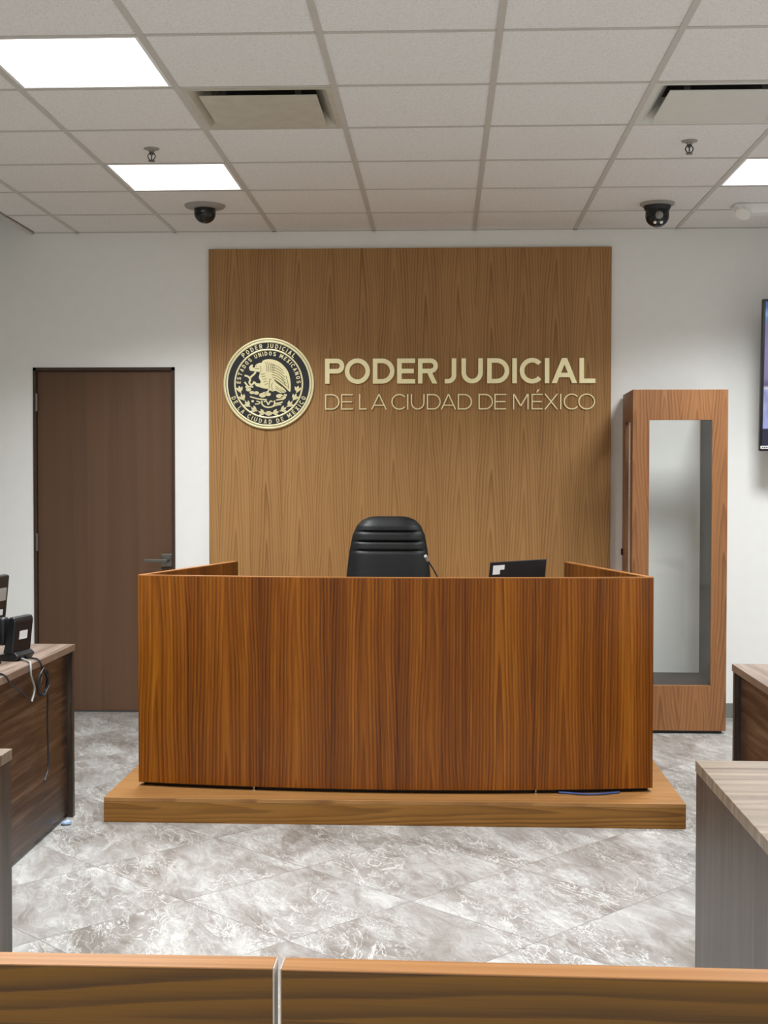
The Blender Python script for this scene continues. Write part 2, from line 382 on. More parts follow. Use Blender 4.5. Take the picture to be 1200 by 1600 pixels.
def arc(cx, cy, rx, ry, a0, a1, n=14):
    return [(cx+rx*math.cos(math.radians(a0+(a1-a0)*k/n)), cy+ry*math.sin(math.radians(a0+(a1-a0)*k/n))) for k in range(n+1)]
def glyph(c, w, h, t):
    """list of outlines/ribbons: ('s', pts, closed) is a stroke, ('p', pts) a filled polygon"""
    k = t/2; o = []
    def s(p, closed=False): o.append(('s', p, closed))
    def bar(x0, y0, x1, y1): o.append(('p', [(x0, y0), (x1, y0), (x1, y1), (x0, y1)]))
    def diag(x0, y0, x1, y1, tt=None):                # both ends cut level; x given at the left edge of the stroke
        tt = tt or t*math.hypot(x1-x0, y1-y0)/abs(y1-y0)
        o.append(('p', [(x0, y0), (x0+tt, y0), (x1+tt, y1), (x1, y1)]))
    if c in 'PR':
        bar(0, 0, t, h); bh = .59*h; r = (bh-t)/2; yc = h-k-r; xc = w-k-r*1.0
        s([(k, h-k)] + arc(xc, yc, r, r, 90, -90, 14) + [(k, yc-r)])
        if c == 'R': diag(w-t*1.25, 0, w*.42, yc-r)
    elif c == 'O': s(arc(w/2, h/2, w/2-k, h/2-k+.01*h, 0, 360, 40)[:-1], True)
    elif c == 'D':
        bar(0, 0, t, h); r = min(h/2-k, w-k-t); s([(k, h-k)] + arc(w-k-r, h/2, r, h/2-k, 90, -90, 20) + [(k, k)])
    elif c in 'EÉ':
        bar(0, 0, t, h); bar(t, h-t, w, h); bar(t, 0, w, t); bar(t, h/2-k, w*.93, h/2+k)
        if c == 'É': o.append(('p', [(w*.42, h*1.09), (w*.42+t*1.1, h*1.09), (w*.72, h*1.29), (w*.56, h*1.29)]))
    elif c == 'J':
        r = w-k-t*.6; r = min(r, w*.52); s([(w-k, h), (w-k, r+k)] + arc(w-k-r, r+k, r, r, 0, -90, 12)[1:] + [(0, k)])
    elif c == 'U':
        r = w/2-k; ry = min(r*1.05, h/2); s([(k, h), (k, ry+k)] + arc(w/2, ry+k, r, ry, 180, 360, 20)[1:-1] + [(w-k, ry+k), (w-k, h)])
    elif c == 'C':
        ww = w*1.10; s(arc(ww/2, h/2, ww/2-k, h/2-k+.01*h, 42, 318, 34))
    elif c == 'I': bar((w-t)/2, 0, (w+t)/2, h)
    elif c == 'A':
        tt = t*math.hypot(w/2, h)/h; diag(0, 0, w/2-tt/2, h, tt); diag(w-tt, 0, w/2-tt/2, h, tt)
        y = .24*h; bar(w*.2, y, w*.8, y+t*.95)
    elif c == 'L': bar(0, 0, t, h); bar(t, 0, w, t)
    elif c == 'M':
        bar(0, 0, t, h); bar(w-t, 0, w, h); tt = t*1.35; diag(w/2-tt/2, .22*h, 0, h, tt); diag(w/2-tt/2, .22*h, w-tt, h, tt)
    elif c == 'N': bar(0, 0, t, h); bar(w-t, 0, w, h); tt = t*1.25; diag(w-tt, 0, 0, h, tt)
    elif c == 'X': tt = t*1.25; diag(0, 0, w-tt, h, tt); diag(w-tt, 0, 0, h, tt)
    elif c == 'T': bar((w-t)/2, 0, (w+t)/2, h); bar(0, h-t, w, h)
    elif c == 'S':
        r = h/4-k/2; rx = w/2-k
        s(arc(w/2, h-k-r, rx, r, 25, 270, 16) + arc(w/2, k+r, rx, r, 90, -155, 16)[1:])
    return o
def ribbon(pts, t, closed=False):
    n = len(pts); L, Rr = [], []
    for i in range(n):
        p = Vector(pts[i]); a = Vector(pts[i-1]) if (i > 0 or closed) else None; c = Vector(pts[(i+1) % n]) if (i < n-1 or closed) else None
        d1 = (p-a).normalized() if a is not None and (p-a).length > 1e-9 else None; d2 = (c-p).normalized() if c is not None and (c-p).length > 1e-9 else None
        d1 = d1 or d2; d2 = d2 or d1
        n1 = Vector((-d1.y, d1.x)); n2 = Vector((-d2.y, d2.x)); mm = (n1+n2); mm = mm/max(mm.length_squared/2, .3)
        L.append(p+mm*t/2); Rr.append(p-mm*t/2)
    return L, Rr
def solid_ribbon(bm, pts, t, f, d0, d1, closed=False):
    L, Rr = ribbon(pts, t, closed); tm = bmesh.new(); n = len(pts)
    V = [[tm.verts.new(f(q[0], q[1], d)) for q in side] for side in (L, Rr) for d in (d0, d1)]   # L0 L1 R0 R1
    for i in range(n if closed else n-1):
        j = (i+1) % n
        tm.faces.new((V[0][i], V[0][j], V[2][j], V[2][i])); tm.faces.new((V[1][i], V[3][i], V[3][j], V[1][j]))
        tm.faces.new((V[0][i], V[1][i], V[1][j], V[0][j])); tm.faces.new((V[2][i], V[2][j], V[3][j], V[3][i]))
    if not closed:
        for i in (0, n-1): tm.faces.new((V[0][i], V[2][i], V[3][i], V[1][i]))
    bmesh.ops.recalc_face_normals(tm, faces=tm.faces); merge(bm, tm)
def put_glyph(bm, c, w, h, t, f, d0, d1):
    for i, g in enumerate(glyph(c, w, h, t)):
        e = d1 + math.copysign(.00012*i, d1)
        if g[0] == 'p': prism(bm, g[1], f, d0, e)
        else: solid_ribbon(bm, g[1], t, f, d0, e, g[2])

PX0, PXS = 509.0, (.9235+.714)/(930-509)               # photo columns to metres on the panel
def wx(px): return -.714 + (px-PX0)*PXS
def z2(z): return 500+z/5.4545
def z3(z): return 710+z/5.217
big = [('P', z2(45), z2(210)), ('O', z2(215), z2(430)), ('D', z2(455), z2(639)), ('E', z2(662), z2(816)), ('R', z2(840), z2(1010)),
       ('J', z2(1068), z2(1166)), ('U', z3(62), z3(236)), ('D', z3(271), z3(450)), ('I', z3(474), z3(513)), ('C', z3(535), z3(718)),
       ('I', z3(737), z3(776)), ('A', z3(794), z3(1000)), ('L', z3(1018), z3(1148))]
small = [('D', z2(45), z2(168)), ('E', z2(183), z2(284)), ('L', z2(338), z2(402)), ('A', z2(440), z2(574)), ('C', z2(613), z2(737)),
         ('I', z2(746), z2(760)), ('U', z2(780), z2(896)), ('D', z2(917), z2(1034)), ('A', z2(1035), z2(1166)), ('D', z3(33), z3(148)),
         ('D', z3(202), z3(318)), ('E', z3(331), z3(428)), ('M', z3(482), z3(608)), ('É', z3(632), z3(722)), ('X', z3(735), z3(846)),
         ('I', z3(860), z3(876)), ('C', z3(892), z3(1012)), ('O', z3(1010), z3(1146))]
def lettering(name, label, items, z0, z1, t, depth, mat):
    root = thing(name, label, 'sign', (wx(items[0][1]), PF, z0))
    h = z1-z0; x0 = wx(items[0][1])
    for c, a, bb in items:
        bm = new(); off = wx(a)-x0; wd = (bb-a)*PXS
        put_glyph(bm, c, wd, h, t, lambda u, v, d, off=off: (u+off, d, v), 0, -depth)
        obj('letter', bm, mat, root)
    return root
lettering('sign_lettering', 'large bold gold words PODER JUDICIAL on the wood panel', big, 2.0295, 2.1815, .0275, .012, 'gold')
lettering('sign_lettering', 'thin gold words DE LA CIUDAD DE MÉXICO on the wood panel', small, 1.8715, 1.9655, .0068, .010, 'gold')

# round seal
SR = .2765
seal = thing('round_seal', 'round black and gold court seal with an eagle, left of the gold words', 'seal', (-1.063, PF, 2.03))
b = new(); lathe(b, [(0, 0), (SR, 0), (SR, .010), (0, .010)], 72, (0, 0, 0), (0, -1, 0)); obj('disc', b, 'seal_black', seal)
def annulus(bm, r0, r1, d0, d1, n=90):
    lathe(bm, [(r0, d0), (r0, d1), ((r0+r1)/2, d1+.0012), (r1, d1), (r1, d0), (r0, d0)][:5] + [(r0, d0)], n, (0, 0, 0), (0, -1, 0))
b = new(); annulus(b, .2655, .278, .0, .014); annulus(b, .2505, .263, .008, .013); obj('outer_rim', b, 'gold', seal, True)
b = new(); annulus(b, .2025, .2125, .008, .013); obj('inner_ring', b, 'gold', seal, True)
def arc_text(text, rad, h, t, a_mid, step, bottom=False, d0=.009, d1=.013, wf=.68, widths={}):
    """letters centred on the circle of radius rad (their middle), clockwise along the top or counter-clockwise along the bottom"""
    adv = []
    for c in text: adv.append({'I': .45, ' ': .55, 'J': .62, 'M': 1.2, 'L': .85, 'E': .85}.get(c, 1.0)*step)
    tot = sum(adv); a = -tot/2
    for c, ad in zip(text, adv):
        ang = a+ad/2; a += ad
        if c == ' ': continue
        wd = h*wf*{'I': .3, 'M': 1.25, 'J': .6, 'L': .8, 'E': .8}.get(c, 1.0)
        if not bottom:
            th = math.radians(a_mid-ang); up = Vector((math.cos(th), math.sin(th))); rt = Vector((math.sin(th), -math.cos(th)))
        else:
            th = math.radians(a_mid+ang); up = Vector((-math.cos(th), -math.sin(th))); rt = Vector((-math.sin(th), math.cos(th)))
        o = Vector((math.cos(th), math.sin(th)))*rad
        def f(u, v, d, o=o, up=up, rt=rt, wd=wd):
            p = o + rt*(u-wd/2) + up*(v-h/2); return (p.x, -d, p.y)
        bm = new(); put_glyph(bm, c, wd, h, t, f, d0, d1); obj('letter', bm, 'gold', seal)
arc_text('PODER JUDICIAL', .2315, .0275, .0050, 90, 7.7); arc_text('DE LA CIUDAD DE MÉXICO', .2315, .0275, .0050, 270, 7.6, True)
arc_text('ESTADOS UNIDOS MEXICANOS', .1845, .025, .0047, 90, 8.3)
def leaf(bm, cx, cy, L, W, ang, d0, d1):
    n = 8; pts = []
    for k in range(n+1): s = k/n; pts.append((L*(s-.5), W/2*math.sin(PI*s)**.8))
    for k in range(n-1, 0, -1): s = k/n; pts.append((L*(s-.5), -W/2*math.sin(PI*s)**.8))
    ca, sa = math.cos(ang), math.sin(ang)
    prism(bm, [(cx+ca*u-sa*v, cy+sa*u+ca*v) for u, v in pts], lambda u, v, d: (u, -d, v), d0, d1)
b = new()
for sgn in (1, -1):
    for k in range(5):
        th = math.radians(270 + sgn*(13+k*16.5)); r = .181; cx, cy = r*math.cos(th), r*math.sin(th); tang = th+PI/2*sgn
        leaf(b, cx, cy, .046, .017, tang, .009, .0130)
        leaf(b, cx*1.055, cy*1.055, .036, .014, tang-.55*sgn, .009, .0124); leaf(b, cx*.945, cy*.945, .036, .014, tang+.55*sgn, .009, .0124)
        lathe(b, [(0, .009), (.006, .009), (.005, .0138), (0, .0145)], 10, (cx*1.0+.012*math.cos(tang), 0, cy+.012*math.sin(tang)), (0, -1, 0))
tube(b, [(.178*math.cos(math.radians(a)), -.0095, .178*math.sin(math.radians(a))) for a in range(192, 349, 6)], .0022, 6)
leaf(b, 0, -.181, .05, .03, 0, .009, .0135)
obj('wreath', b, 'gold', seal)
# eagle on the cactus, in the units of a 1200 unit wide drawing centred at (606, 570)
def E(u, v, d): return ((u-610)*2.69e-4, -d, (575-v)*2.69e-4+.004)
def blob(bm, pts, d1, n=3):
    P = smooth_path([(*p, 0) for p in pts+[pts[0]]], n)[:-1]; prism(bm, [(p.x, p.y) for p in P], E, .009, d1)
def strk(bm, pts, w_, d1): solid_ribbon(bm, [(p.x, p.y) for p in smooth_path([(*p, 0) for p in pts], 4)], w_, E, .009, d1)
b = new()
blob(b, [(480, 65), (560, 38), (700, 40), (850, 95), (965, 195), (1055, 320), (1100, 480), (1115, 650), (1105, 765), (1070, 760), (1000, 690), (900, 600), (790, 520), (730, 470), (640, 480), (560, 430), (450, 330), (440, 150)], .0125)
for k in range(7):                                    # flight feathers of the raised wing
    a = k/6; strk(b, [(640+40*a, 130+55*k), (800+25*a, 150+62*k), (960+100*a-30*(1-a), 250+75*k)], 26, .0145+.0003*k)
for k in range(5): strk(b, [(560+45*k, 95+8*k), (590+42*k, 200), (585+40*k, 320)], 20, .0142)
obj('eagle_wing', b, 'gold', seal)
b = new()
def dark(pts, w_, z): solid_ribbon(b, [(p.x, p.y) for p in smooth_path([(*p, 0) for p in pts], 4)], w_, E, .0125, z)
for k in range(6): a = (k+.5)/6; dark([(660+40*a, 135+55*(k+.5)), (800+25*a, 158+60*(k+.5)), (955+100*a-30*(1-a), 250+75*(k+.5))], 9, .0165)
for k in range(5): dark([(540+45*k, 95+8*k), (570+42*k, 200), (568+40*k, 320)], 8, .0162)
dark([(745, 500), (860, 610), (1000, 705)], 26, .0168); dark([(1010, 420), (1050, 560), (1060, 700)], 10, .0166); dark([(900, 440), (960, 540), (1000, 640)], 10, .0166)
dark([(770, 640), (870, 715), (990, 765)], 9, .0168); dark([(770, 690), (850, 745), (930, 785)], 9, .0168)
dark([(640, 500), (625, 600), (640, 700)], 10, .0172); dark([(700, 560), (680, 640), (700, 740)], 9, .0172)
for k in range(5): dark([(425+24*k, 355+60*k), (470+20*k, 378+56*k), (525+18*k, 350+58*k)], 8, .0176)
dark([(300, 235), (350, 250), (400, 240)], 12, .0170); dark([(330, 200), (345, 190)], 16, .0172); dark([(420, 180), (440, 260), (410, 330)], 9, .0170)
obj('engraved_lines', b, 'gold_line', seal)
b = new()
blob(b, [(165, 215), (205, 165), (255, 158), (245, 205), (290, 225), (320, 160), (420, 115), (490, 170), (540, 300), (620, 450), (650, 600), (600, 700), (480, 690), (400, 650), (430, 540), (385, 450), (410, 340), (330, 310), (190, 292)], .0150)
for k in range(6): strk(b, [(430+22*k, 330+60*k), (470+20*k, 350+58*k), (520+18*k, 330+60*k)], 22, .0165)
blob(b, [(640, 500), (720, 480), (790, 570), (900, 650), (1005, 745), (985, 790), (880, 800), (770, 750), (700, 765), (620, 720), (600, 640)], .0138)
for k in range(3): strk(b, [(760, 600+45*k), (850, 670+32*k), (970, 750+12*k)], 20, .0155)
strk(b, [(620, 690), (600, 760), (540, 790), (480, 800)], 34, .0150); strk(b, [(560, 790), (500, 830)], 20, .0150)
strk(b, [(450, 600), (380, 600), (300, 580), (260, 540)], 36, .0148); obj('eagle_body', b, 'gold', seal)
b = new()
strk(b, [(60, 400), (140, 425), (190, 490), (170, 560), (215, 620), (290, 560), (330, 620), (420, 650)], 40, .0142)
strk(b, [(180, 470), (220, 420), (280, 370), (320, 310)], 42, .0138); strk(b, [(60, 550), (110, 610), (150, 650), (260, 660)], 36, .0135)
obj('snake', b, 'gold', seal)
b = new()
for cx, cy, rx, ry in ((150, 720, 60, 42), (230, 790, 62, 34), (330, 800, 58, 40), (470, 850, 80, 52), (600, 830, 62, 40), (860, 870, 80, 48), (950, 900, 58, 40), (990, 850, 40, 28), (120, 660, 44, 36)):
    prism(b, [(cx+rx*math.cos(2*PI*k/16), cy+ry*math.sin(2*PI*k/16)) for k in range(16)], E, .009, .0130)
    strk(b, [(cx-rx*.5, cy), (cx, cy-ry*.3), (cx+rx*.5, cy)], 14, .0146)
strk(b, [(185, 880), (320, 920), (450, 945), (570, 950)], 30, .0132); strk(b, [(300, 1050), (380, 1045), (410, 1010), (330, 985)], 26, .0132)
strk(b, [(455, 975), (465, 1060), (540, 1115), (620, 1125), (700, 1105), (745, 1050), (740, 970)], 34, .0138); strk(b, [(500, 1000), (560, 985), (600, 1060), (650, 985), (700, 1000)], 28, .0134)
strk(b, [(760, 1040), (850, 1030), (930, 1000)], 34, .0132); strk(b, [(780, 960), (880, 945), (960, 940)], 30, .0132); strk(b, [(700, 1110), (800, 1075), (900, 1060)], 24, .0130)
prism(b, [(245+32*math.cos(2*PI*k/12), 985+28*math.sin(2*PI*k/12)) for k in range(12)], E, .009, .0132)
obj('cactus_and_water', b, 'gold', seal)

# ------------------------------------------------------------------ platform, bench and what stands on it
PZ = .105; PXA, PXB, PYF = -1.428, 1.012, -2.60
plat = thing('platform', 'low wooden platform under the bench', 'platform', (-.208, -1.3, 0))
def loc(lo, hi, o): return tuple(a-b_ for a, b_ in zip(lo, o)), tuple(a-b_ for a, b_ in zip(hi, o))
o_ = (-.208, -1.3, 0)
obj('deck', box(new(), *loc((PXA, PYF, PZ-.018), (PXB, PF-.002, PZ), o_), .0015), 'step_top', plat)
obj('front_board', box(new(), *loc((PXA, PYF-.001, 0), (PXB, PYF+.02, PZ-.0185), o_), .001), 'step_front', plat)
for x in (PXA, PXB-.02): obj('side_board', box(new(), *loc((x, PYF+.021, 0), (x+.02, PF-.002, PZ-.0185), o_), .001), 'step_front', plat)

BZ0, BZ1 = .123, 1.032; TH = .03
bench = thing('judge_bench', 'wide glossy teak bench with a bowed front on the platform', 'bench', (-.215, -1.9, PZ))
ob = Vector((-.215, -1.9, PZ))
FL, FR = (-1.328, -2.385), (.906, -2.395); BL, BR = (-1.066, -1.42), (.646, -1.38); SAG = .092
def bow(n=24, inset=0.0):
    out = []
    for k in range(n+1):
        s = k/n; x = FL[0]+(FR[0]-FL[0])*s; y = FL[1]+(FR[1]-FL[1])*s - SAG*(1-(2*s-1)**2)
        out.append((x, y+inset))
    return out
def up(u, v, d): return (u-ob.x, v-ob.y, d-ob.z)
outer = bow(); inner = [(x, y+TH) for x, y in outer]
obj('front_panel', prism(new(), outer+inner[::-1], up, BZ0, BZ1-.004), 'bench', bench, True, 30)
obj('front_cap', prism(new(), outer+inner[::-1], up, BZ1-.0038, BZ1), 'bench_edge', bench)
def wing(p, q, side):
    d = Vector((q[0]-p[0], q[1]-p[1])).normalized(); n = Vector((d.y, -d.x))*side
    a = Vector(p)+Vector((0, TH+.001)); P = [a, Vector(q), Vector(q)+n*TH, a+n*TH]
    obj('side_panel', prism(new(), [tuple(v) for v in P], up, BZ0, BZ1-.004), 'bench', bench)
    obj('side_cap', prism(new(), [tuple(v) for v in P], up, BZ1-.0038, BZ1), 'bench_edge', bench)
wing(FL, BL, 1); wing(FR, BR, -1)
WT = .85
inn = [(x, y+TH+.001) for x, y in bow() if -1.255 < x < .84]
obj('worktop', prism(new(), inn+[(.70, -1.75), (-1.125, -1.75)], up, WT-.03, WT), 'desk_top', bench)
obj('plinth_or_gap_shade', prism(new(), [(x*.985-.003, y+.03) for x, y in bow()]+[(x*.985-.003, y+.06) for x, y in bow()][::-1], up, PZ+.0005, BZ0), 'black', bench)  # added black strip, stands in for the shadow gap under the bench
for px in (-.812, .402):
    y = min(bow(60), key=lambda q: abs(q[0]-px))[1]+.012
    b = new(); lathe(b, [(0, PZ), (.009, PZ), (.009, PZ+.005), (.004, PZ+.007), (.004, BZ0), (0, BZ0)], 14, (px-ob.x, y-ob.y, -ob.z)); obj('levelling_foot', b, 'chrome', bench, True)
tag(obj('cable', tube(new(), [(.50, -2.445, PZ+.006), (.54, -2.452, PZ+.006), (.60, -2.470, PZ+.006), (.68, -2.462, PZ+.006), (.72, -2.445, PZ+.006), (.76, -2.43, PZ+.006)], .0042, 8), 'blue_cable', None, True),
    'blue cable peeping out under the right end of the bench', 'cable')

# chair
def office_chair():
    o = thing('office_chair', 'black leather high back office chair behind the bench', 'chair', (-.282, -1.22, PZ))
    b = new(); nu, nv = 24, 90; zt, zb = 1.148, .50
    def hw(z):                                          # half width of the backrest at height z (above the platform)
        pts = [(zb, .19), (.60, .222), (.75, .226), (.86, .218), (.97, .205), (1.05, .190), (1.10, .168), (1.128, .140), (1.143, .105), (zt, .07)]
        for (z0, w0), (z1, w1) in zip(pts, pts[1:]):
            if z <= z1: return w0+(w1-w0)*(z-z0)/(z1-z0)
        return pts[-1][1]
    def yc(z): return .10*((z-.5)/.65)**1.3 + .0
    seams = (1.068, 1.017, .968, .72)
    t = bmesh.new(); fr, bk = [], []
    for j in range(nv+1):
        z = zb+(zt-zb)*(1-(1-j/nv)**1.5); w_ = hw(z); rowf, rowb = [], []
        g = sum(math.exp(-((z-s)/.0042)**2) for s in seams); e = min(1, ((zt-z)/.05+.02))**.5
        for i in range(nu+1):
            u = -1+2*i/nu; sh = (1-abs(u)**5)
            side = 1.0 if abs(u) < .84 else .45
            rowf.append(t.verts.new((u*w_, yc(z)-(.012+.055*e*sh) + .010*g*min(1, sh*2.2)*(1 if abs(u) < .9 else .2) + (.006*math.exp(-((abs(u)-.9)/.03)**2)), z)))
            rowb.append(t.verts.new((u*w_, yc(z)+.012+.018*sh*e, z)))
        fr.append(rowf); bk.append(rowb)
    for j in range(nv):
        for i in range(nu):
            t.faces.new((fr[j][i], fr[j][i+1], fr[j+1][i+1], fr[j+1][i])); t.faces.new((bk[j][i], bk[j+1][i], bk[j+1][i+1], bk[j][i+1]))
        t.faces.new((fr[j][0], fr[j+1][0], bk[j+1][0], bk[j][0])); t.faces.new((fr[j][nu], bk[j][nu], bk[j+1][nu], fr[j+1][nu]))
    for i in range(nu):
        t.faces.new((fr[nv][i], fr[nv][i+1], bk[nv][i+1], bk[nv][i])); t.faces.new((fr[0][i], bk[0][i], bk[0][i+1], fr[0][i+1]))
    bmesh.ops.recalc_face_normals(t, faces=t.faces); merge(b, t)
    obj('backrest', b, 'leather', o, True, 60)
    obj('seat', box(new(), (-.24, -.46, .40), (.24, .04, .50), .04, 4), 'leather', o, True, 60)
    for s in (-1, 1):
        a = obj('armrest', box(new(), (s*.285-.03, -.33, .62), (s*.285+.03, -.05, .655), .012, 3), 'leather', o, True)
        b = new(); tube(b, [(s*.285, -.28, .63), (s*.29, -.26, .52), (s*.265, -.20, .425), (s*.20, -.18, .41)], .013); obj('arm_bracket', b, 'black', a, True)
    b = new(); lathe(b, [(0, .10), (.045, .10), (.045, .22), (.026, .225), (.026, .395), (.09, .40), (0, .405)], 20, (0, -.2, 0)); obj('gas_lift', b, 'black', o, True)
    for k in range(5):
        a = 2*PI*k/5+.3; c, s = math.cos(a), math.sin(a)
        b = new(); tube(b, [(.02*c, -.2+.02*s, .12), (.15*c, -.2+.15*s, .11), (.29*c, -.2+.29*s, .075)], lambda q: .022-.008*q); l = obj('base_leg', b, 'black', o, True)
        b = new()
        for dd in (-.016, .016): lathe(b, [(0, -.009), (.026, -.009), (.028, 0), (.026, .009), (0, .009)], 18, (.29*c-s*dd, -.2+.29*s+c*dd, .028), (-s, c, 0))
        lathe(b, [(0, .03), (.008, .03), (.008, .075), (0, .075)], 10, (.29*c, -.2+.29*s, 0)); obj('caster', b, 'black', l, True)
office_chair()

# laptop, seen from behind its lid
lap = thing('laptop', 'black laptop with its lid open, white sticker on the lid, on the bench', 'laptop', (.327, -2.105, WT), math.radians(44))
obj('base', box(new(), (-.185, .0, .001), (.185, .245, .018), .004), 'black', lap)
lid = obj('lid', box(new(), (-.185, -.007, .0), (.185, .0, .222), .003), 'black', lap); lid.location = (0, .004, .014); lid.rotation_euler = (math.radians(7), 0, 0)
obj('screen', box(new(), (-.172, -.0005, .015), (.172, .0006, .212)), 'black_gloss', lid)
b = new(); prism(b, [(-.168, .207), (-.095, .207), (-.095, .186), (-.122, .186), (-.122, .166), (-.168, .166)], lambda u, v, d: (u, d, v), -.0074, -.0068); obj('sticker', b, 'label', lid)
obj('keyboard', box(new(), (-.16, .04, .0182), (.16, .15, .0195)), 'black_gloss', lap)

mic = thing('microphone', 'thin gooseneck microphone standing right of the black chair', 'microphone', (.005, -1.92, WT))
b = new(); box(b, (-.045, -.06, 0), (.045, .06, .022), .008, 3); obj('base', b, 'black', mic, True)
b = new(); tube(b, [(0, 0, .02), (-.006, 0, .07), (-.022, -.002, .13), (-.05, -.006, .185), (-.075, -.012, .222)], .0036); obj('gooseneck', b, 'black', mic, True)
b = new(); tube(b, [(-.073, -.010, .220), (-.079, -.022, .235), (-.083, -.032, .243)], .0075, 12); obj('microphone_head', b, 'grey_plastic', mic, True)

# ------------------------------------------------------------------ display cabinet
cab = thing('display_cabinet', 'tall narrow glazed wooden display cabinet right of the wood panel', 'cabinet', (1.345, -.535, 0))
WF, CD, CH, CZ, FT = .2675, .510, 1.957, .018, .026
WB = {-1: .2545, 1: .2370}        # half widths front and back, depth, height
gz0, gz1 = .276, 1.785
GL, GR = -WF+.094, WF-.088
b = new()
box(b, (-WF, 0, CZ), (GL, FT, CH), .001); box(b, (GR, 0, CZ), (WF, FT, CH), .001); box(b, (GL, 0, gz1), (GR, FT, CH), .001); box(b, (GL, 0, CZ), (GR, FT, gz0), .001)
fd = obj('front_frame', b, 'cab', cab)
obj('front_glass', box(new(), (GL-.004, .012, gz0-.004), (GR+.004, .016, gz1+.004)), 'glass', fd)
def side_x(y, s): return s*(WF-(WF-WB[s])*y/CD)
def slab(bm, s, y0, y1, z0, z1, t0=0.0, t1=.022):
    prism(bm, [(side_x(y0, s)-s*t0, y0), (side_x(y1, s)-s*t0, y1), (side_x(y1, s)-s*t1, y1), (side_x(y0, s)-s*t1, y0)], lambda u, v, d: (u, v, d), z0, z1)
for s_, nm in ((-1, 'left'), (1, 'right')):
    y0 = FT+.001
    if s_ < 0:
        b = new(); slab(b, s_, y0, .11, CZ, CH); slab(b, s_, CD-.14, CD, CZ, CH); slab(b, s_, .11, CD-.14, gz1, CH); slab(b, s_, .11, CD-.14, CZ, gz0)
        sf = obj('side_frame', b, 'cab', cab)
        b = new(); slab(b, s_, .106, CD-.136, gz0-.004, gz1+.004, .010, .014); obj('side_glass', b, 'glass', sf)
        b = new(); box(b, (side_x(CD-.03, s_)-.010, CD-.04, .99), (side_x(CD-.03, s_), CD-.02, 1.03), .003); obj('lock', b, 'black', sf)
    else:
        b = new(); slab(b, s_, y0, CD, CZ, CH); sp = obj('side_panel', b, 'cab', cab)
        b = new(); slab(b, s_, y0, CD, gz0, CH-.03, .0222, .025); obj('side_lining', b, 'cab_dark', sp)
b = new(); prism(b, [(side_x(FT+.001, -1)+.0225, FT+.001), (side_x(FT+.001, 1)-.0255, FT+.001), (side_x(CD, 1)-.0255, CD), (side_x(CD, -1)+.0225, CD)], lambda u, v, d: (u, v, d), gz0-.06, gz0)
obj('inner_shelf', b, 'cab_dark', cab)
b = new(); prism(b, [(-WF+.02, .02), (WF-.02, .02), (WB[1]-.02, CD-.02), (-WB[-1]+.02, CD-.02)], lambda u, v, d: (u, v, d), 0, CZ-.0005); obj('plinth_or_gap_shade', b, 'black', cab)

# ------------------------------------------------------------------ television on the back wall
tv = thing('television', 'large black wall television showing a purple picture, cut by the right edge', 'television', (2.605, -.22, 1.615), 0, rot=(math.radians(4), 0, 0))
TW, TH_ = .745, .885
obj('bezel', box(new(), (-TW, -.012, 0), (TW, .028, TH_), .006), 'black', tv, True)
obj('screen', box(new(), (-TW+.016, -.0135, .034), (TW-.016, -.0122, TH_-.016)), 'screen', tv)
b = new(); box(b, (-TW+.006, -.0136, .014), (-TW+.065, -.0123, .031)); st = obj('sticker', b, 'label', tv)
b = new()
for k in range(4): box(b, (-TW+.014+.011*k, -.0141, .019), (-TW+.021+.011*k, -.0137, .026))
obj('sticker_print', b, 'label_ink', st)
b = new(); box(b, (-.35, .0285, .25), (.35, .06, .65), .004); box(b, (-.08, .06, .35), (.08, .155, .55), .004); obj('wall_bracket', b, 'black', tv)

# ------------------------------------------------------------------ desks
DT = .742
def far_desk(name, label, x, y1, y0, side):
    """long desk beside the aisle; side = +1 when it reaches out to the right"""
    o = thing(name, label, 'desk', (x, (y0+y1)/2, 0), group='far desks beside the aisle'); L = (y1-y0)/2
    def bb(x0, x1, y0_, y1_, z0, z1, bev=.0015):
        a, c = sorted((x0*side, x1*side)); return box(new(), (a, y0_, z0), (c, y1_, z1), bev)
    obj('desktop', bb(0, .70, -L, L, DT-.028, DT), 'desk_top_long', o)
    obj('end_panel', bb(.004, .69, L-.030, L-.002, 0, DT-.0285), 'desk_side', o); obj('end_panel', bb(.004, .69, -L+.002, -L+.030, 0, DT-.0285), 'desk_side', o)
    obj('front_panel', bb(.028, .046, -L+.0305, L-.0305, .018, DT-.0285), 'desk_front', o)
    return o
def near_desk(name, label, x, y1, side):
    o = thing(name, label, 'desk', (x, y1-.4, 0), group='near desks beside the aisle')
    def bb(x0, x1, y0_, y1_, z0, z1, bev=.0015):
        a, c = sorted((x0*side, x1*side)); return box(new(), (a, y0_, z0), (c, y1_, z1), bev)
    obj('desktop', bb(0, 1.5, -.42, .4, DT-.028, DT), 'desk_top', o)
    for xx in (.002, 1.47): obj('end_panel', bb(xx, xx+.028, -.41, .398, 0, DT-.0285), 'desk_side', o)
    obj('front_panel', bb(.0305, 1.4695, .36, .378, .05, DT-.0285), 'desk_front', o)
    return o
far_desk('desk', 'dark brown desk on the left carrying the phone and monitor', -1.575, -2.50, -4.15, -1)
far_desk('desk', 'dark brown desk on the right standing before the display cabinet', 1.115, -2.97, -4.30, 1)
near_desk('desk', 'grey brown desk in the right foreground with a pale top', .642, -4.735, 1)
near_desk('desk', 'grey brown desk at the left edge in the foreground', -1.133, -4.675, -1)

